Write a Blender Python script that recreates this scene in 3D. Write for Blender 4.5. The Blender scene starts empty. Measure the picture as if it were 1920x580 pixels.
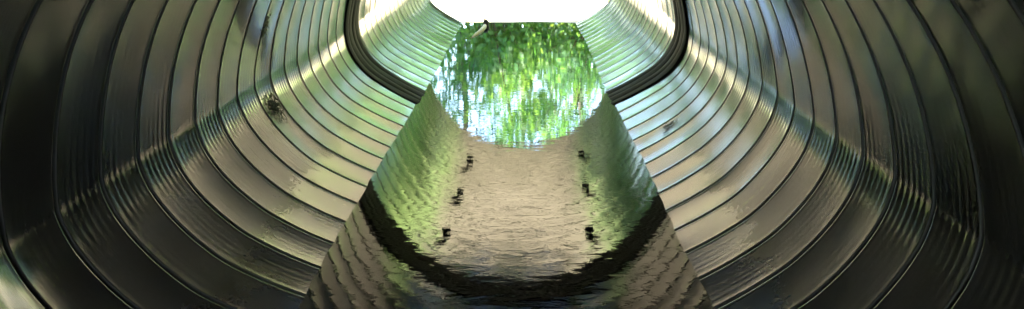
import bpy, math, random
import numpy as np
R = math.radians
random.seed(7); rng = np.random.default_rng(7)
S = bpy.context.scene
COL = S.collection

# ------------------------------------------------------------------ helpers
def link(name, verts, faces, mat, parent=None, smooth=True, uv=None):
    me = bpy.data.meshes.new(name)
    verts = np.asarray(verts, dtype=float); faces = np.asarray(faces) if not isinstance(faces, list) else faces
    me.from_pydata(verts.tolist(), [], faces.tolist() if hasattr(faces, 'tolist') else faces)
    me.update()
    if smooth:
        me.polygons.foreach_set('use_smooth', [True]*len(me.polygons))
    if uv is not None:
        l = me.uv_layers.new(name='UVMap')
        vi = np.zeros(len(me.loops), dtype=np.int64); me.loops.foreach_get('vertex_index', vi)
        l.data.foreach_set('uv', np.asarray(uv)[vi].astype(np.float32).ravel())
    if mat: me.materials.append(mat)
    o = bpy.data.objects.new(name, me); COL.objects.link(o)
    if parent: o.parent = parent
    return o

def tag(o, label=None, cat=None, group=None, kind=None):
    if label: o['label'] = label
    if cat: o['category'] = cat
    if group: o['group'] = group
    if kind: o['kind'] = kind
    return o

def empty(name, loc, rz=0.0):
    o = bpy.data.objects.new(name, None); COL.objects.link(o)
    o.location = loc; o.rotation_euler = (0, 0, rz); o.empty_display_size = .1
    return o

def mat(name):
    m = bpy.data.materials.new(name); m.use_nodes = True
    nt = m.node_tree
    return m, nt, nt.nodes['Principled BSDF']
def N(nt, t, **k):
    n = nt.nodes.new(t)
    for a, b in k.items(): setattr(n, a, b)
    return n
def ramp(nt, src, stops):
    r = N(nt, 'ShaderNodeValToRGB')
    e = r.color_ramp.elements
    while len(e) < len(stops): e.new(.5)
    for el, (p, c) in zip(e, stops):
        el.position = p; el.color = (*c, 1) if isinstance(c, (tuple, list)) else (c, c, c, 1)
    nt.links.new(src, r.inputs[0]); return r.outputs[0]
def mth(nt, op, a, b=None, c=None):
    n = N(nt, 'ShaderNodeMath', operation=op)
    for i, v in enumerate((a, b, c)):
        if v is None: continue
        if isinstance(v, (int, float)): n.inputs[i].default_value = v
        else: nt.links.new(v, n.inputs[i])
    return n.outputs[0]
def mixc(nt, f, a, b, blend='MIX'):
    n = N(nt, 'ShaderNodeMix', data_type='RGBA', blend_type=blend)
    for i, v in ((0, f), (6, a), (7, b)):
        if isinstance(v, (int, float)): n.inputs[i].default_value = v
        elif isinstance(v, tuple): n.inputs[i].default_value = (*v, 1)
        else: nt.links.new(v, n.inputs[i])
    return n.outputs[2]
def noise(nt, vec, scale, detail=4, rough=.5, vscale=None, dist=0):
    if vscale:
        mp = N(nt, 'ShaderNodeMapping'); mp.inputs['Scale'].default_value = vscale
        nt.links.new(vec, mp.inputs[0]); vec = mp.outputs[0]
    n = N(nt, 'ShaderNodeTexNoise'); n.inputs['Scale'].default_value = scale
    n.inputs['Detail'].default_value = detail; n.inputs['Roughness'].default_value = rough
    n.inputs['Distortion'].default_value = dist
    nt.links.new(vec, n.inputs['Vector']); return n.outputs['Fac']

# ------------------------------------------------------------------ materials
def metal_material(name, base_lo, base_hi, rough0, rough1, mt=.84):
    m, nt, p = mat(name); L = nt.links
    tc = N(nt, 'ShaderNodeTexCoord'); uv = tc.outputs['UV']; ob = tc.outputs['Object']
    streak = noise(nt, uv, 1, 5, .6, (3.0, 160, 1))       # fine drawn lines running round the pipe
    blot = noise(nt, uv, 5, 6, .65)
    spangle = noise(nt, uv, 60, 3, .6)
    col = mixc(nt, ramp(nt, blot, [(.35, 0.0), (.65, 1.0)]), base_lo, base_hi)
    col = mixc(nt, mth(nt, 'MULTIPLY', ramp(nt, streak, [(.35, 1.0), (.55, 0.0)]), .55), col, (.17, .165, .16))
    # brown-green film of dirt and algae, in speckles
    sep = N(nt, 'ShaderNodeSeparateXYZ'); L.new(ob, sep.inputs[0]); z = sep.outputs['Z']
    film = noise(nt, ob, 3.2, 8, .72)
    speck = noise(nt, uv, 95, 4, .7)
    zr = mth(nt, 'ADD', z, mth(nt, 'ADD', mth(nt, 'MULTIPLY', mth(nt, 'SUBTRACT', film, .5), .30), mth(nt, 'MULTIPLY', mth(nt, 'SUBTRACT', speck, .5), .12)))
    hfac = N(nt, 'ShaderNodeMapRange'); L.new(zr, hfac.inputs[0])
    hfac.inputs[1].default_value = .085; hfac.inputs[2].default_value = .105
    hf2 = N(nt, 'ShaderNodeMapRange'); L.new(z, hf2.inputs[0])
    hf2.inputs[1].default_value = .42; hf2.inputs[2].default_value = .28
    zone = mth(nt, 'MULTIPLY', hfac.outputs[0], hf2.outputs[0])
    dirt = mth(nt, 'MULTIPLY', zone, ramp(nt, mth(nt, 'ADD', mth(nt, 'MULTIPLY', film, .6), mth(nt, 'MULTIPLY', speck, .4)), [(.36, .60), (.60, .95)]))
    # algae streaks, sparse
    alg = mth(nt, 'MULTIPLY', ramp(nt, noise(nt, uv, 1, 5, .65, (1.3, 9, 1)), [(.60, 0.0), (.68, 1.0)]), ramp(nt, noise(nt, uv, 55, 4, .7), [(.42, 0.0), (.6, 1.0)]))
    alg = mth(nt, 'MULTIPLY', alg, .45)
    col = mixc(nt, dirt, col, (.088, .080, .076)); col = mixc(nt, alg, col, (.15, .18, .04))
    # shade inside the rib slots painted into the colour, dulled against rear-sky highlights
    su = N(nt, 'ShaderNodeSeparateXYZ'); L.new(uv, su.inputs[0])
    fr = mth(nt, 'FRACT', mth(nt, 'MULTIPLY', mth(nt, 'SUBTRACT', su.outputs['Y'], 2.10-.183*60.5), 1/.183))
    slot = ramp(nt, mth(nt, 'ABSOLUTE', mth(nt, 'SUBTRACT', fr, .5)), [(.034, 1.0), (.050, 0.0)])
    slot_shade = mth(nt, 'MULTIPLY', slot, .92)
    col = mixc(nt, slot_shade, col, (.018, .017, .015))
    L.new(col, p.inputs['Base Color'])
    met = mth(nt, 'SUBTRACT', mt, mth(nt, 'ADD', mth(nt, 'MULTIPLY', slot_shade, .55), mth(nt, 'ADD', mth(nt, 'MULTIPLY', dirt, .35), mth(nt, 'MULTIPLY', alg, .6))))
    L.new(mth(nt, 'MAXIMUM', met, 0.0), p.inputs['Metallic'])
    rg = N(nt, 'ShaderNodeMapRange'); L.new(mth(nt, 'ADD', mth(nt, 'MULTIPLY', blot, .6), mth(nt, 'MULTIPLY', streak, .4)), rg.inputs[0])
    rg.inputs[1].default_value = .35; rg.inputs[2].default_value = .68
    rg.inputs[3].default_value = rough0; rg.inputs[4].default_value = rough1
    L.new(mth(nt, 'ADD', mth(nt, 'ADD', rg.outputs[0], mth(nt, 'MULTIPLY', slot_shade, .5)), mth(nt, 'MULTIPLY', mth(nt, 'ADD', dirt, alg), .10)), p.inputs['Roughness'])
    b = N(nt, 'ShaderNodeBump'); b.inputs['Strength'].default_value = 1.0; b.inputs['Distance'].default_value = .00022
    hsum = mth(nt, 'ADD', mth(nt, 'MULTIPLY', streak, 1.0), mth(nt, 'ADD', mth(nt, 'MULTIPLY', spangle, .25), mth(nt, 'MULTIPLY', noise(nt, uv, 9, 3, .5), 1.6)))
    L.new(hsum, b.inputs['Height']); L.new(b.outputs[0], p.inputs['Normal'])
    return m
M_pipe = metal_material('galvanised_steel', (.170, .163, .172), (.225, .217, .226), .08, .16, .70)  # base darkened so the light seems to fall off towards the camera
M_far = metal_material('galvanised_steel_lit', (.32, .33, .305), (.41, .42, .39), .09, .18)  # same steel in a lighter copy, daylight near the opening put into its base

def simple(name, c, rough=.7, c2=None, sc=20, metallic=0, bump=0, spec=.5):
    m, nt, p = mat(name)
    tc = N(nt, 'ShaderNodeTexCoord')
    f = noise(nt, tc.outputs['Object'], sc, 6, .6)
    nt.links.new(mixc(nt, ramp(nt, f, [(.35, 0.0), (.65, 1.0)]), c, c2 or tuple(v*.6 for v in c)), p.inputs['Base Color'])
    p.inputs['Roughness'].default_value = rough; p.inputs['Metallic'].default_value = metallic
    p.inputs['Specular IOR Level'].default_value = spec
    if bump:
        b = N(nt, 'ShaderNodeBump'); b.inputs['Distance'].default_value = bump
        nt.links.new(f, b.inputs['Height']); nt.links.new(b.outputs[0], p.inputs['Normal'])
    return m
M_rubber = simple('black_rubber', (.003, .003, .003), .6, (.006, .006, .005), 40, bump=.002, spec=.12)
M_iron = simple('black_iron', (.012, .011, .010), .6, (.03, .022, .015), 60)
def bank_material():
    m, nt, p = mat('gravel_and_soil'); L = nt.links
    tc = N(nt, 'ShaderNodeTexCoord'); o = tc.outputs['Object']
    f = noise(nt, o, 14, 6, .6); big = noise(nt, o, 1.2, 5, .6)
    g = mixc(nt, f, (.33, .27, .18), (.21, .17, .11)); e = mixc(nt, ramp(nt, noise(nt, o, 2.2, 6, .65), [(.32, 0.0), (.42, 1.0)]), (.34, .21, .16), (.20, .275, .075))
    sp = N(nt, 'ShaderNodeSeparateXYZ'); L.new(o, sp.inputs[0])
    back = mth(nt, 'MULTIPLY', mth(nt, 'SUBTRACT', sp.outputs['Y'], 8.3), .9)
    ax = mth(nt, 'ADD', mth(nt, 'MAXIMUM', mth(nt, 'ABSOLUTE', sp.outputs['X']), back), mth(nt, 'MULTIPLY', big, 1.2))
    litter = mixc(nt, f, (.18, .145, .08), (.10, .08, .045))
    cen = ramp(nt, mth(nt, 'MULTIPLY', mth(nt, 'ADD', mth(nt, 'ABSOLUTE', sp.outputs['X']), mth(nt, 'MULTIPLY', big, 1.2)), .25), [(.34, 1.0), (.44, 0.0)])
    e = mixc(nt, cen, e, litter)
    L.new(mixc(nt, ramp(nt, mth(nt, 'MULTIPLY', ax, .25), [(.44, 0.0), (.52, 1.0)]), g, e), p.inputs['Base Color'])
    p.inputs['Roughness'].default_value = .95
    b = N(nt, 'ShaderNodeBump'); b.inputs['Distance'].default_value = .012; L.new(f, b.inputs['Height']); L.new(b.outputs[0], p.inputs['Normal'])
    return m
M_gravel = bank_material()
M_earth = simple('earth_bank', (.12, .20, .05), .95, (.17, .12, .08), 2.5, bump=.03)
M_bark = simple('bark', (.16, .13, .10), .9, (.07, .055, .04), 9, bump=.02)
M_barkg = simple('grey_bark', (.10, .10, .11), .9, (.06, .06, .07), 7, bump=.01)
M_debris = simple('leaf_litter', (.09, .08, .05), .9, (.22, .23, .12), 40)
M_stub = simple('wet_wood', (.05, .04, .03), .6, (.03, .025, .02), 50)
M_straw = simple('peeled_wood', (.75, .62, .42), .7, (.65, .45, .22), 40)
M_petal = simple('red_petal', (.55, .10, .05), .7, (.45, .16, .04), 30)

def leaf_material(name, a, b, trans):
    m, nt, p = mat(name); L = nt.links
    tc = N(nt, 'ShaderNodeTexCoord'); oi = N(nt, 'ShaderNodeObjectInfo')
    f = noise(nt, tc.outputs['Object'], 1.1, 3, .6)
    ff = mth(nt, 'ADD', mth(nt, 'MULTIPLY', f, .75), mth(nt, 'MULTIPLY', oi.outputs['Random'], .3))
    col = mixc(nt, ramp(nt, ff, [(.38, 0.0), (.68, 1.0)]), a, b)
    L.new(col, p.inputs['Base Color']); p.inputs['Roughness'].default_value = .55
    t = N(nt, 'ShaderNodeBsdfTranslucent'); mx = N(nt, 'ShaderNodeMixShader'); mx.inputs[0].default_value = trans
    tc2 = mixc(nt, 1.0, col, (1.8, 1.9, .65), 'MULTIPLY'); L.new(tc2, t.inputs[0])
    L.new(p.outputs[0], mx.inputs[1]); L.new(t.outputs[0], mx.inputs[2])
    L.new(mx.outputs[0], nt.nodes['Material Output'].inputs[0]); return m
M_leafA = leaf_material('leaf_green', (.045, .14, .05), (.20, .29, .11), .5)
M_leafB = leaf_material('leaf_blue_green', (.045, .14, .08), (.15, .26, .13), .5)
M_leafC = leaf_material('leaf_yellow_green', (.09, .19, .03), (.22, .33, .06), .55)

# water: a still, dark, slightly rippled surface
def water_material():
    m, nt, p = mat('water'); L = nt.links
    p.inputs['Base Color'].default_value = (.016, .015, .009, 1)
    p.inputs['Roughness'].default_value = .012
    p.inputs['IOR'].default_value = 2.1
    tc = N(nt, 'ShaderNodeTexCoord'); o = tc.outputs['Object']
    n1 = noise(nt, o, 1, 2, .5, (2.2, 6.0, 1), .3)
    n2 = noise(nt, o, 1, 3, .55, (9.0, 22.0, 1), .6)
    n3 = noise(nt, o, 1, 2, .5, (26.0, 110.0, 1))
    sep = N(nt, 'ShaderNodeSeparateXYZ'); L.new(o, sep.inputs[0])
    near = N(nt, 'ShaderNodeMapRange'); L.new(sep.outputs['Y'], near.inputs[0])
    near.inputs[1].default_value = 7.0; near.inputs[2].default_value = 2.0
    near.inputs[3].default_value = .20; near.inputs[4].default_value = 1.8
    h = mth(nt, 'ADD', mth(nt, 'MULTIPLY', n1, .9), mth(nt, 'ADD', mth(nt, 'MULTIPLY', n2, .42), mth(nt, 'MULTIPLY', n3, .02)))
    h = mth(nt, 'ADD', mth(nt, 'MULTIPLY', h, near.outputs[0]), mth(nt, 'MULTIPLY', n3, .012))
    b = N(nt, 'ShaderNodeBump'); b.inputs['Strength'].default_value = 1; b.inputs['Distance'].default_value = .0005
    L.new(h, b.inputs['Height']); L.new(b.outputs[0], p.inputs['Normal'])
    return m
M_water = water_material()

# ------------------------------------------------------------------ the pipe
PITCH = .183
RAD, CZ = .93, .30
def profile(rounder=False):
    """closed section, starting at bottom centre, going up the right side (x>0), over the top, down the left"""
    low = [(0, -.13), (.15, -.122), (.30, -.097), (.45, -.050), (.55, 0), (.64, .047), (.735, .108), (.797, .165), (.850, .228), (.888, .288), (.912, .345)]
    if rounder: low[6:] = [(.735, .104), (.810, .158), (.868, .222), (.906, .295), (.9195, .350)]
    pts = []
    P = [(-low[1][0], low[1][1])] + low + [(RAD*math.cos(R(7)), CZ+RAD*math.sin(R(7))), (RAD*math.cos(R(12)), CZ+RAD*math.sin(R(12)))]
    P = [np.array(q) for q in P]
    for i in range(1, len(P)-2):
        for t in np.linspace(0, 1, 9)[:-1]:
            a, b, c, d = P[i-1], P[i], P[i+1], P[i+2]
            pts.append(.5*((2*b)+(-a+c)*t+(2*a-5*b+4*c-d)*t*t+(-a+3*b-3*c+d)*t**3))
    for a in np.linspace(7, 90, 62):
        pts.append(np.array((RAD*math.cos(R(a)), CZ+RAD*math.sin(R(a)))))
    pts = np.array(pts)
    left = pts[::-1][1:].copy(); left[:, 0] *= -1
    full = np.vstack([pts, left])          # last point is bottom centre again
    seg = np.r_[0, np.cumsum(np.hypot(*np.diff(full, axis=0).T))]
    n = 300
    s = np.linspace(0, seg[-1], n+1)
    return np.c_[np.interp(s, seg, full[:, 0]), np.interp(s, seg, full[:, 1])], s
PROF, PS = profile(); TOT = PS[-1]
PROF_R = profile(True)[0]
tng = np.gradient(PROF, axis=0); tng /= np.hypot(*tng.T)[:, None]
OUT = np.c_[tng[:, 1], -tng[:, 0]]         # outward normal
tg = np.gradient(PROF_R, axis=0); tg /= np.hypot(*tg.T)[:, None]; OUT_R = np.c_[tg[:, 1], -tg[:, 0]]
S_WATER_R = PS[np.argmin(np.abs(PROF[:150, 1]))]
S_KNEE = PS[np.argmin(np.hypot(PROF[:150, 0]-.91, PROF[:150, 1]-.335))]

def smoothn(shape, seed, k):
    r = np.random.default_rng(seed)
    c = r.normal(size=(shape[0]//k+4,))
    x = np.arange(shape[0])/k
    i = x.astype(int); f = x-i; f = f*f*(3-2*f)
    return c[i]*(1-f)+c[i+1]*f

def pipe_section(name, d0, d1, scale, wr, seed, hole=None, per=44, mat_=None, rim=True):
    # helical coordinate: ribs run round the pipe climbing three pitches per turn
    shift = 3*PITCH*(PS-S_WATER_R)/TOT                    # 0 at the right waterline
    h0, h1 = d0-shift.max()-.2, d1-shift.min()+.2
    nper = int(math.ceil((h1-h0)/PITCH))
    k0 = math.floor((h0-2.10)/PITCH)
    # samples in one pitch, denser at the rib
    g = .0060/PITCH                                        # half width of rib slot
    loc = np.r_[-g*1.9, -g*1.35, -g*1.05, -g*.8, 0, g*.8, g*1.05, g*1.35, g*1.9, np.linspace(g*2.6, 1-g*2.6, per)]
    hs = np.concatenate([(2.10+(k0+i+loc)*PITCH) for i in range(nper+1)])
    cell = np.concatenate([np.full(len(loc), i) for i in range(nper+1)])
    ph = np.tile(loc, nper+1)
    # displacement outward
    rib = np.interp(np.abs(np.where(ph > .5, ph-1, ph)), [0, g*.8, g*1.05, g*1.35, g*1.9, g*3.4, 1], [.016, .015, .003, -.0003, -.0004, 0, 0])*wr**.2
    amp = smoothn((len(hs),), seed, 23)*.25+1
    ks = np.abs(np.minimum(PS, TOT-PS)-S_KNEE)             # distance from knee along the section
    inside = np.minimum(PS, TOT-PS)
    up = inside > S_KNEE
    A = np.where(up, .00010+.00034*np.exp(-(ks/.16)**2)*.85, .00004+.00032*np.exp(-(ks/.016)**2))*wr
    nw = 7
    w = np.sin(2*np.pi*(ph*nw)) * np.clip(np.minimum(ph, 1-ph)*9, 0, 1)
    A2 = A[None, :]*(amp[:, None])
    # crimping differs from panel to panel and round the section
    r = np.random.default_rng(seed+5)
    cellv = r.uniform(.55, 1.35, nper+2)[cell]
    bow = np.sin(np.pi*np.clip(ph, 0, 1))                   # panels belly a little
    bowa = r.normal(0, .0006, nper+2)[cell]+.0012
    lowf = sum(a*np.sin(k*2*np.pi*PS/TOT+r.uniform(0, 6.28))[None, :]*np.sin(hs*f+r.uniform(0, 6.28))[:, None] for a, k, f in ((.0030, 4, 1.7), (.0020, 7, 2.9), (.0010, 13, 5.5)))
    # small dents next to the waterline and along the panels
    dent = sum(r.normal(0, .0006)*np.exp(-((PS[None, :]-r.uniform(0, TOT))/.10)**2-((hs[:, None]-r.uniform(h0, h1))/.09)**2) for _ in range(60))
    calm = 1-.9*np.exp(-((hs[:, None]+shift[None, :]-1.3)/.25)**2)*(PS[None, :] > TOT/2) if seed == 3 else 1
    disp = rib[:, None] + w[:, None]*A2*cellv[:, None]*calm + (bow*bowa)[:, None] + lowf + dent
    # narrower at the right waterline close to the camera, as in the photograph
    Y = hs[:, None] + shift[None, :]
    if seed == 3:      # dent added to make a glint low on the left near the camera, one flank facing the daylight
        sl = TOT-S_KNEE+.05
        disp = disp-.060*np.exp(-((Y-1.20)/.13)**2)*np.exp(-((PS[None, :]-sl)/.17)**2)
    bl = np.clip((Y-2.6)/1.6, 0, 1); bl = bl*bl*(3-2*bl)     # the haunch is tighter towards the camera
    PX = PROF[None, :, 0]*(1-bl)+PROF_R[None, :, 0]*bl; PZ = PROF[None, :, 1]*(1-bl)+PROF_R[None, :, 1]*bl
    OX = OUT[None, :, 0]*(1-bl)+OUT_R[None, :, 0]*bl; OZ = OUT[None, :, 1]*(1-bl)+OUT_R[None, :, 1]*bl
    X = PX*scale + OX*disp
    Z = (PZ-CZ)*scale+CZ + OZ*disp
    Yc = np.clip(Y, d0, d1)
    nx = len(PS)
    V = np.stack([X, Yc, Z], -1).reshape(-1, 3)
    UV = np.stack([np.broadcast_to(PS[None, :], X.shape), np.broadcast_to(hs[:, None], X.shape)], -1).reshape(-1, 2)
    idx = np.arange(len(hs)*nx).reshape(len(hs), nx)
    a, b, c, d = idx[:-1, :-1], idx[:-1, 1:], idx[1:, 1:], idx[1:, :-1]
    # inward-facing
    F = np.stack([a, d, c, b], -1).reshape(-1, 4)
    ya = Yc.reshape(-1)
    keep = ~((ya[F].max(1)-ya[F].min(1)) < 1e-7)
    if hole:
        cx = V[F, 0].mean(1); cy = V[F, 1].mean(1); cz = V[F, 2].mean(1)
        keep &= ~((((cx-hole[0])/hole[2])**2+((cy-hole[1])/hole[3])**2 < 1) & (cz > .6))
    F = F[keep]
    used = np.unique(F); re = np.full(len(V), -1); re[used] = np.arange(len(used))
    return V[used], re[F], UV[used]

HOLE = None
V, F, UV = pipe_section('near', -2.8, 4.33, 1.0, 1.0, 3, hole=HOLE)
near = empty('culvert_pipe', (0, 0, 0))
tag(near, 'long near section of ribbed galvanised steel culvert, dark towards the camera', 'pipe')
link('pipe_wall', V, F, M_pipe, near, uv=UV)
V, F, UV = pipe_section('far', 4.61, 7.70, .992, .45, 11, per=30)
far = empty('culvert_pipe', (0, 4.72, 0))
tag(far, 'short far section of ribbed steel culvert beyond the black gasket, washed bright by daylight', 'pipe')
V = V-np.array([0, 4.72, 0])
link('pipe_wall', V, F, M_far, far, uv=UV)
# rim of the far end: plain folded edge
def hoop(y0, y1, sc, t, ysteps=None):
    """closed band of sheet with thickness following the section"""
    n = len(PS)-1
    sec = [(y0, 0), (y1, 0), (y1, t), (y0, t)]
    vs = []
    for (y, off) in sec:
        x = PROF_R[:n, 0]*sc+OUT_R[:n, 0]*off; z = (PROF_R[:n, 1]-CZ)*sc+CZ+OUT_R[:n, 1]*off
        vs.append(np.c_[x, np.full(n, y), z])
    vs = np.vstack(vs); fs = []
    for k in range(4):
        for i in range(n):
            j = (i+1) % n; k2 = (k+1) % 4
            fs.append([k*n+i, k*n+j, k2*n+j, k2*n+i])
    return vs, fs
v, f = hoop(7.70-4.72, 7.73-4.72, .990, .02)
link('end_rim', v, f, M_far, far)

# ------------------------------------------------------------------ black gasket at the joint
def gasket():
    n = len(PS)-1
    # section of the gasket in (y, inward offset): four rounded beads
    sec = []
    ny = 64
    for i in range(ny+1):
        t = i/ny; y = 4.29+t*.36
        bead = abs(math.sin(t*math.pi*4))**.6
        h = .001+.006*bead
        if i in (0, ny): h = -.012
        sec.append((y, h))
    vs = []
    for (y, h) in sec:
        jig = .0015*np.sin(PS[:n]*9+y*40)
        x = PROF_R[:n, 0]*.995-OUT_R[:n, 0]*(h+jig); z = (PROF_R[:n, 1]-CZ)*.995+CZ-OUT_R[:n, 1]*(h+jig)
        vs.append(np.c_[x, np.full(n, y), z])
    # outer skin
    for y in (4.65, 4.29):
        vs.append(np.c_[PROF_R[:n, 0]+OUT_R[:n, 0]*.03, np.full(n, y), PROF_R[:n, 1]+OUT_R[:n, 1]*.03])
    K = len(vs); vs = np.vstack(vs); fs = []
    for k in range(K):
        k2 = (k+1) % K
        for i in range(n):
            j = (i+1) % n
            fs.append([k*n+i, k*n+j, k2*n+j, k2*n+i])
    return link('pipe_gasket', vs, fs, M_rubber)
tag(gasket(), 'black ribbed rubber gasket band around the joint between the two steel pipe sections', 'gasket')

# ------------------------------------------------------------------ bolts in the ceiling
def cyl(r0, r1, z0, z1, n=14, cx=0, cy=0):
    v = [(cx+r0*math.cos(2*math.pi*i/n), cy+r0*math.sin(2*math.pi*i/n), z0) for i in range(n)] + \
        [(cx+r1*math.cos(2*math.pi*i/n), cy+r1*math.sin(2*math.pi*i/n), z1) for i in range(n)]
    f = [[i, (i+1) % n, n+(i+1) % n, n+i] for i in range(n)] + [list(range(n))[::-1], list(range(n, 2*n))]
    return v, f
def boxm(x, y, z, sx, sy, sz):
    v = [(x+a*sx/2, y+b*sy/2, z+c*sz/2) for a in (-1, 1) for b in (-1, 1) for c in (-1, 1)]
    return v, [[0, 1, 3, 2], [4, 6, 7, 5], [0, 4, 5, 1], [2, 3, 7, 6], [0, 2, 6, 4], [1, 5, 7, 3]]
bolt0 = None
pairs = [(5.0, 'nearest', (.469, .49)), (5.85, 'middle', (.444, .524)), (6.7, 'farthest', (.426, .549))]
bolts = []
def make_bolt():
    t = empty('lifting_bolt', (0, 0, 0))
    v, f = boxm(0, 0, -.006, .062, .062, .012); link('washer_plate', v, f, M_iron, t, smooth=False)
    v, f = cyl(.036, .036, -.075, -.012, 6); link('nut', v, f, M_iron, t, smooth=False)
    v, f = cyl(.010, .010, -.092, -.072, 12); link('threaded_rod', v, f, M_iron, t)
    return t
proto = make_bolt()
def dup(root):
    c = root.copy(); COL.objects.link(c)
    for ch in list(root.children):
        d = ch.copy(); COL.objects.link(d); d.parent = c
    return c
first = True
for d, which, xx in pairs:
    for sx, side in ((-1, 'left'), (1, 'right')):
        o = proto if first else dup(proto); first = False
        x = sx*xx[0 if sx < 0 else 1]; sc = .985 if d > 4.6 else 1
        z = CZ+math.sqrt(RAD**2-x*x)*sc-.010
        o.scale = (.78, .78, .78); o.location = (x, d, z); o.rotation_euler = (0, R(-sx*0), random.uniform(-.4, .4))
        tag(o, f'{side} black bolt of the {which} pair in the pipe ceiling, mirrored in the water', 'bolt', 'bolts hanging from the pipe ceiling')

# ------------------------------------------------------------------ water
ys = np.r_[np.linspace(-3.0, 7.78, 60)]; xs = np.linspace(-.80, .80, 13)
V = np.array([(x, y + (.03*math.sin(9*x)+.02*math.sin(23*x) if y > 7.7 else 0), 0) for y in ys for x in xs])
idx = np.arange(len(V)).reshape(len(ys), len(xs))
F = np.stack([idx[:-1, :-1], idx[:-1, 1:], idx[1:, 1:], idx[1:, :-1]], -1).reshape(-1, 4)
tag(link('water', V, F, M_water), kind='structure')

# ------------------------------------------------------------------ ground outside
def grid_sheet(name, x0, x1, nx, y0, y1, ny, fz, m, xp=1.0, yp=1.0):
    xs = np.linspace(-1, 1, nx); xs = np.sign(xs)*np.abs(xs)**xp; xs = x0+(xs+1)/2*(x1-x0)
    t = np.linspace(0, 1, ny)**yp; ys = y0+t*(y1-y0)
    V = np.array([(x, y, fz(x, y)) for y in ys for x in xs]); idx = np.arange(len(V)).reshape(ny, nx)
    F = np.stack([idx[:-1, :-1], idx[:-1, 1:], idx[1:, 1:], idx[1:, :-1]], -1).reshape(-1, 4)
    return link(name, V, F, m)
def gz(x, y):
    t = y-7.74
    base = .012*min(t, 8)+(0 if t < 8 else .05*(t-8) if t < 30 else 1.1) if t > 0 else 0
    side = min(2.6, .55*max(0, abs(x)-2.6+.3*math.sin(y*.9)))*(1-.8*math.exp(-max(0, t)*.9))
    return -.03*math.exp(-t*10)+.006+base+side+.012*math.sin(3.1*x+1.7*y)*math.sin(2.3*y-x)*min(1, max(0, t*2))
tag(grid_sheet('gravel_bank', -14, 14, 90, 7.74, 16, 60, gz, M_gravel, 2.0, 1.6), kind='structure')
tag(grid_sheet('ground', -400, 400, 80, 16, 500, 60, lambda x, y: gz(x, y), M_earth, 3, 3), kind='structure')
# embankment over the pipe: a sheet with the pipe through it
def emb():
    vs = []; fs = []; n = len(PS)-1; rings = []
    for k, (e, yy) in enumerate([(0, 7.60), (.25, 7.45), (.7, 7.0), (1.2, 6.2)]):
        ring = []
        for i in range(n):
            x = PROF[i, 0]*1.02+OUT[i, 0]*e; z = (PROF[i, 1]-CZ)*1.02+CZ+OUT[i, 1]*e
            if z < -.3: z = -.3
            ring.append((x, yy, z+.03*math.sin(x*7+k)))
        vs += ring
    K = 4
    for k in range(K-1):
        for i in range(n):
            j = (i+1) % n
            fs.append([k*n+i, k*n+j, (k+1)*n+j, (k+1)*n+i])
    return link('embankment', np.array(vs), fs, M_earth)
tag(emb(), kind='structure')
tag(grid_sheet('hillside', -60, 60, 60, 5.4, 7.2, 12, lambda x, y: 1.45+.1*math.sin(x)+.25*(7.2-y)*.2, M_earth, 2), kind='structure')
def rearz(x, y): return -.25+.02*max(0, -3.0-y)+.12*max(0, abs(x)-1)*(1 if abs(x) < 12 else 0)
tag(grid_sheet('stream_bed', -60, 60, 60, -60, -2.7, 40, rearz, M_earth, 2.5), kind='structure')

# ------------------------------------------------------------------ trees
def tube(path, radii, n=8):
    v = []; f = []
    for k, (p, r) in enumerate(zip(path, radii)):
        p = np.array(p); q = np.array(path[min(k+1, len(path)-1)])-np.array(path[max(k-1, 0)])
        q = q/np.linalg.norm(q); a = np.cross(q, (0.3, .9, .1)); a /= np.linalg.norm(a); b = np.cross(q, a)
        for i in range(n):
            t = 2*math.pi*i/n; v.append(p+r*(a*math.cos(t)+b*math.sin(t)))
    for k in range(len(path)-1):
        for i in range(n):
            j = (i+1) % n; f.append([k*n+i, k*n+j, (k+1)*n+j, (k+1)*n+i])
    return v, f
def add(V, F, v, f):
    o = len(V); V.extend([tuple(map(float, q)) for q in v]); F.extend([[i+o for i in q] for q in f])
def tree_meshes(h, crown_r, nleaf, leaf, seed, lo=.22, tr=.13):
    r = np.random.default_rng(seed); V = []; F = []
    pts = [(0, 0, -.3)]; x = y = 0
    for k in range(1, 8):
        x += r.normal(0, .06*h/7); y += r.normal(0, .06*h/7); pts.append((x, y, h*.9*k/7))
    add(V, F, *tube(pts, [tr*(1-.12*k) for k in range(8)], 10))
    tips = []
    for k in range(30):
        t = r.uniform(lo, .95); b = np.array([np.interp(t*7, range(8), [p[i] for p in pts]) for i in range(3)])
        a = r.uniform(0, 6.28); L = crown_r*(1.15-t*.65)*r.uniform(.55, 1.1)
        e = b+np.array((math.cos(a)*L, math.sin(a)*L, L*r.uniform(.05, .7)))
        m = (b+e)/2+r.normal(0, .08*L, 3)
        rr = tr*.42*(1-t*.6)
        add(V, F, *tube([b, m, e], [rr, rr*.6, rr*.2], 5)); tips += [e, m*.4+e*.6, m]
    tips = np.array(tips)
    n = nleaf; c = tips[r.integers(0, len(tips), n)]
    big = tips[r.integers(0, len(tips), n)]
    c = c+r.normal(0, 1, (n, 3))*np.array((.34, .34, .26))*crown_r*.27
    d = r.normal(0, 1, (n, 3)); d /= np.linalg.norm(d, axis=1)[:, None]
    e = np.cross(d, r.normal(0, 1, (n, 3))); e /= np.linalg.norm(e, axis=1)[:, None]
    s = leaf*r.uniform(.6, 1.3, n)[:, None]
    P = np.stack([c-d*s, c+e*s*.45, c+d*s, c-e*s*.45], 1).reshape(-1, 3)
    FL = np.arange(4*n).reshape(n, 4)
    return (V, F), (P, FL)
protos = []
specs = [(9.5, 2.6, 5400, .10, 21, .18, .13), (8.0, 2.2, 4600, .09, 22, .12, .10), (11, 2.9, 6500, .11, 23, .30, .11)]
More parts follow.
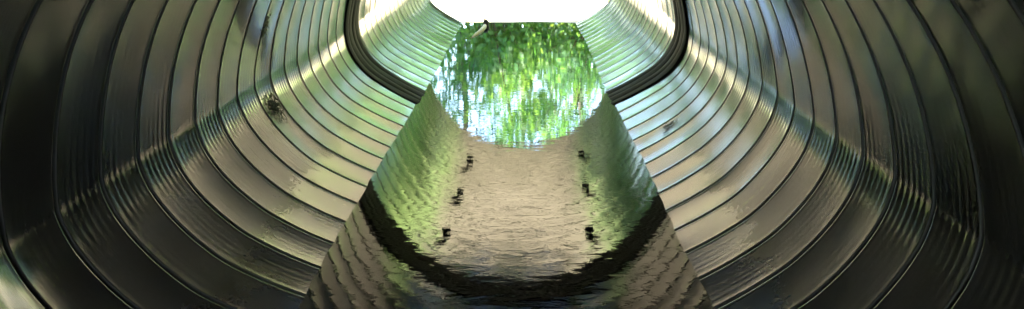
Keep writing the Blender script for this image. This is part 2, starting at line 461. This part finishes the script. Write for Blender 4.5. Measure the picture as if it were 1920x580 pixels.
def mk_tree(spec, leafm, barkm):
    (v, f), (p, fl) = tree_meshes(*spec)
    t = empty('broadleaf_tree', (0, 0, 0))
    link('trunk', v, f, barkm, t); link('crown', p, fl, leafm, t, smooth=False)
    return t
protos = [mk_tree(specs[0], M_leafA, M_bark), mk_tree(specs[1], M_leafB, M_bark), mk_tree(specs[2], M_leafC, M_barkg)]
usedp = [False]*3
spots = [  # x, y, proto, scale
 (-3.6, 15.5, 0, .8), (-1.5, 17.5, 1, 1.0), (.1, 19.5, 1, 1.0), (1.3, 15.4, 1, .8), (2.9, 17.0, 1, .9), (4.6, 14.5, 0, .85),
 (-6.3, 13.2, 2, .9), (-8.6, 10.5, 0, .9), (7.2, 12.0, 1, 1.0), (9.6, 9.5, 2, .95), (-5.2, 22, 1, 1.2),
 (-11, 15, 1, 1.2), (12, 15, 0, 1.2), (-4.2, 11.6, 1, .75), (4.4, 10.6, 0, .7), (-6.8, 17.5, 0, 1.1), (7.0, 17.5, 2, 1.1), (9.5, 20, 0, 1.2), (-9.5, 20, 2, 1.2), (-5.5, -13, 1, 1.1), (-.5, -15, 0, 1.1), (4.5, -13, 2, 1.1)]
names = {2: 'yellow-green tree with a pale grey trunk', 0: 'mid green broad tree with brown bark', 1: 'blue-green slender tree with brown bark'}
for i, (x, y, k, s) in enumerate(spots):
    o = dup(protos[k]) if usedp[k] else protos[k]; usedp[k] = True
    o.location = (x, y, gz(x, y)-.05 if y > 0 else rearz(x, y)-.05); o.scale = (s, s, s); o.rotation_euler = (0, 0, i*1.9)
    where = 'beyond the gravel bank, mirrored in the water' if y > 0 else 'behind the near end of the pipe'
    tag(o, names[k]+' '+where, 'tree', ('trees mirrored beyond the far opening, ' if y > 0 else 'trees behind the near end, ')+('grey trunked', 'x')[0] if k == 2 else ('trees mirrored beyond the far opening, ' if y > 0 else 'trees behind the near end, ')+('broad' if k == 0 else 'slender'))

# shrubs at the back edge of the bank
def shrub_mesh(h, w, n, leaf, seed):
    r = np.random.default_rng(seed); V = []; F = []
    tips = []
    for k in range(16):
        a = r.uniform(0, 6.28); L = w*r.uniform(.3, 1); e = np.array((math.cos(a)*L, math.sin(a)*L, h*r.uniform(.4, 1)))
        add(V, F, *tube([(0, 0, -.05), e*np.array((.4, .4, .55)), e], [.02, .013, .004], 5)); tips += [e, e*.7]
    tips = np.array(tips); c = tips[r.integers(0, len(tips), n)]+r.normal(0, .16*w, (n, 3))
    c[:, 2] = np.abs(c[:, 2])
    d = r.normal(0, 1, (n, 3)); d /= np.linalg.norm(d, axis=1)[:, None]; e = np.cross(d, r.normal(0, 1, (n, 3))); e /= np.linalg.norm(e, axis=1)[:, None]
    s = leaf*r.uniform(.6, 1.3, n)[:, None]
    P = np.stack([c-d*s, c+e*s*.45, c+d*s, c-e*s*.45], 1).reshape(-1, 3)
    return (V, F), (P, np.arange(4*n).reshape(n, 4))
(v, f), (p, fl) = shrub_mesh(2.2, 1.3, 3500, .07, 5)
sh = empty('shrub', (0, 0, 0)); link('stems', v, f, M_bark, sh); link('foliage', p, fl, M_leafA, sh, smooth=False)
fs_ = True
for i, (x, y, s) in enumerate([(-2.6, 13.8, 1), (-.6, 14.8, 1.2), (2.3, 15.2, 1.1), (3.4, 12.6, .9), (-4.6, 12.2, 1), (5.4, 11, 1.1), (-6.2, 10.2, 1), (.9, 17, 1.3), (-4.6, 16.2, 1.8), (4.6, 16.0, 1.8)]):
    o = sh if fs_ else dup(sh); fs_ = False
    o.location = (x, y, gz(x, y)); o.scale = (s, s, s); o.rotation_euler = (0, 0, i*2.3)
    tag(o, 'bushy green shrub at the back edge of the gravel bank', 'shrub', 'shrubs behind the gravel bank')

# flowering plant by the right rim
FLW = []; r = np.random.default_rng(9); V = []; F = []; PL = []; FP = []; PR = []
pl = empty('flowering_plant', (1.10, 9.0, gz(1.1, 9.0)))
for k in range(9):
    e = np.array((r.normal(0, .10), r.normal(0, .10), r.uniform(.08, .22)))
    add(V, F, *tube([(0, 0, -.02), e*.5+r.normal(0, .01, 3), e], [.005, .004, .002], 5))
    for q in range(5):
        c = e*r.uniform(.4, 1)+r.normal(0, .02, 3); d = r.normal(0, 1, 3); d /= np.linalg.norm(d); g = np.cross(d, r.normal(0, 1, 3)); g /= np.linalg.norm(g)
        PL += [c-d*.035, c+g*.015, c+d*.035, c-g*.015]
    if k < 4:
        PR = []
        for q in range(6):
            a = q*math.pi/3; c = e+np.array((0, 0, .01)); d = np.array((math.cos(a), math.sin(a), .3))*.022; g = np.array((-math.sin(a), math.cos(a), 0))*.010
            PR += [c, c+d*.6+g, c+d, c+d*.6-g]
        FLW.append(PR)
link('stems', V, F, M_leafA, pl)
link('leaves', np.array(PL), np.arange(len(PL)).reshape(-1, 4), M_leafC, pl, smooth=False)
for PR in FLW: link('flower', np.array(PR), np.arange(len(PR)).reshape(-1, 4), M_petal, pl, smooth=False)
tag(pl, 'small green plant with orange-red flowers on the bank at the right rim', 'plant')

# ------------------------------------------------------------------ snag in the water by the left rim
sn = empty('driftwood', (-.318, 7.52, 0))
V = []; F = []
add(V, F, *tube([(0, 0, -.03), (.004, 0, .0), (.008, 0, .025), (0, 0, .05), (-.008, 0, .062)], [.022, .028, .030, .022, .008], 10))
link('stub', V, F, M_stub, sn)
V = []; F = []
add(V, F, *tube([(-.006, 0, .055), (-.035, 0, .080), (-.062, -.005, .093)], [.006, .004, .003], 6)); link('twig', V, F, M_stub, sn)
V = []; F = []
add(V, F, *tube([(-.004, -.01, .002), (-.012, -.15, .005), (-.03, -.38, .006), (-.06, -.60, .004), (-.085, -.76, .001)], [.020, .019, .016, .012, .005], 8))
link('branch', V, F, M_straw, sn)
tag(sn, 'dark broken stub of driftwood with a thin twig and pale branch by left rim', 'driftwood')

# ------------------------------------------------------------------ dirt clumps caught on the wall
def clump(i, d, pz, side, w, label, n=60, flat=.35, seed=1):
    r = np.random.default_rng(seed)
    # wall point at height pz
    cand = PROF[:150] ; k = int(np.argmin(np.abs(cand[:, 1]-pz)+(cand[:, 0] < .3)*9))
    P = PROF[k].copy(); O = OUT[k].copy(); T = tng[k].copy()
    if side < 0: P[0] *= -1; O[0] *= -1; T[0] *= -1
    o3 = np.array((-O[0], 0, -O[1])); t3 = np.array((T[0], 0, T[1])); y3 = np.array((0, 1, 0))
    base = np.array((P[0], d, P[1]))
    V = []; F = []
    for q in range(n):
        u, v2 = r.normal(0, w*.45), r.normal(0, w*.35)
        c = t3*u+y3*v2+o3*r.uniform(0.0, w*flat*.6)
        a = r.normal(0, 1, 3); a /= np.linalg.norm(a); L = w*r.uniform(.10, .38)
        if q % 3 == 0:      # crumpled leaf flake with a fold
            b = np.cross(a, r.normal(0, 1, 3)); b /= np.linalg.norm(b); nrm = np.cross(a, b)
            k0 = len(V); V += [tuple(c-a*L*.5), tuple(c+b*L*.3+nrm*L*.1), tuple(c+a*L*.5), tuple(c-b*L*.3+nrm*L*.1)]
            F += [[k0, k0+1, k0+2], [k0, k0+2, k0+3]]
        else:
            add(V, F, *tube([c-a*L*.5, c+r.normal(0, L*.08, 3), c+a*L*.5], [w*.022, w*.03, w*.012], 5))
    for q in range(10):
        a = q/10*6.28; add(V, F, *tube([np.zeros(3), (t3*math.cos(a)+y3*math.sin(a))*w*.5+o3*w*.1, (t3*math.cos(a)+y3*math.sin(a))*w*1.0+o3*.002], [w*.03, w*.03, w*.01], 5))
    ob = link('debris_clump', np.array(V), F, M_debris, smooth=False); ob.location = base
    tag(ob, label, 'debris', 'clumps of dirt caught on the pipe wall')
    return ob
def wall_from_px(px, py):
    """where the ray through photograph pixel (px,py) meets the wall (d, z, side)"""
    th = R(16.7); ax = (px-985)/1500; ay = (py-290)/1500
    fwd = math.cos(th)-ay*math.sin(th); dn = math.sin(th)+ay*math.cos(th)
    for t in np.arange(.5, 12, .004):
        x, y, z = ax*t+.05, fwd*t, 1-dn*t
        zz = PROF[:150]; k = int(np.argmin(np.abs(zz[:, 1]-z)+(zz[:, 0] < .01)*9))
        if abs(x) > zz[k, 0]: return y, z, (1 if x > 0 else -1)
    return None
for j, (px, py, w, lab) in enumerate([
    (516, 203, .070, 'large tangled clump of dead leaves on the left haunch of the pipe'),
    (492, 52, .05, 'dark wispy smear of dirt high on the left pipe wall'),
    (1258, 232, .045, 'dark elongated clump of dirt on the lower right plate'),
    (1253, 246, .022, 'tiny dark speck of dirt just below the clump on the right plate')]):
    q = wall_from_px(px, py)
    if q: clump(j, q[0], q[1], q[2], w, lab, seed=j+3, n=(55, 26, 24, 8)[j])

# ------------------------------------------------------------------ light, sky, camera
EL, AZ = 55, 257      # sun elevation; direction it comes from, degrees clockwise from +Y
W = bpy.data.worlds.new('World'); S.world = W; W.use_nodes = True
nt = W.node_tree; bg = nt.nodes['Background']; sky = nt.nodes.new('ShaderNodeTexSky')
sky.sky_type = 'NISHITA'; sky.sun_disc = False; sky.sun_elevation = R(EL); sky.sun_rotation = R(AZ)
nt.links.new(sky.outputs[0], bg.inputs[0]); bg.inputs[1].default_value = .14
sun = bpy.data.lights.new('sun', 'SUN'); sun.energy = 5.0; sun.angle = R(.53); sun.color = (1, .95, .87)
so = bpy.data.objects.new('sun', sun); COL.objects.link(so)
import mathutils
dirv = mathutils.Vector((math.sin(R(AZ))*math.cos(R(EL)), math.cos(R(AZ))*math.cos(R(EL)), math.sin(R(EL))))
so.rotation_euler = dirv.to_track_quat('Z', 'Y').to_euler(); so.location = (0, 0, 20)

cam = bpy.data.cameras.new('camera'); co = bpy.data.objects.new('camera', cam); COL.objects.link(co)
cam.sensor_width = 36; cam.lens = 36*1500/1920; cam.clip_start = .02; cam.clip_end = 1500
co.location = (.05, 0, 1.0); co.rotation_euler = (R(90-16.7), 0, R(.915))
S.camera = co
S.view_settings.view_transform = 'Standard'; S.view_settings.look = 'None'; S.view_settings.gamma = 1
S.view_settings.exposure = 4.35
S.cycles.max_bounces = 16; S.cycles.glossy_bounces = 14; S.cycles.diffuse_bounces = 5; S.cycles.transmission_bounces = 4
S.cycles.sample_clamp_indirect = 6; S.cycles.use_denoising = True; S.cycles.caustics_reflective = True
S.cycles.blur_glossy = 0.3
try: S.cycles.denoiser = 'OPENIMAGEDENOISE'
except Exception: pass
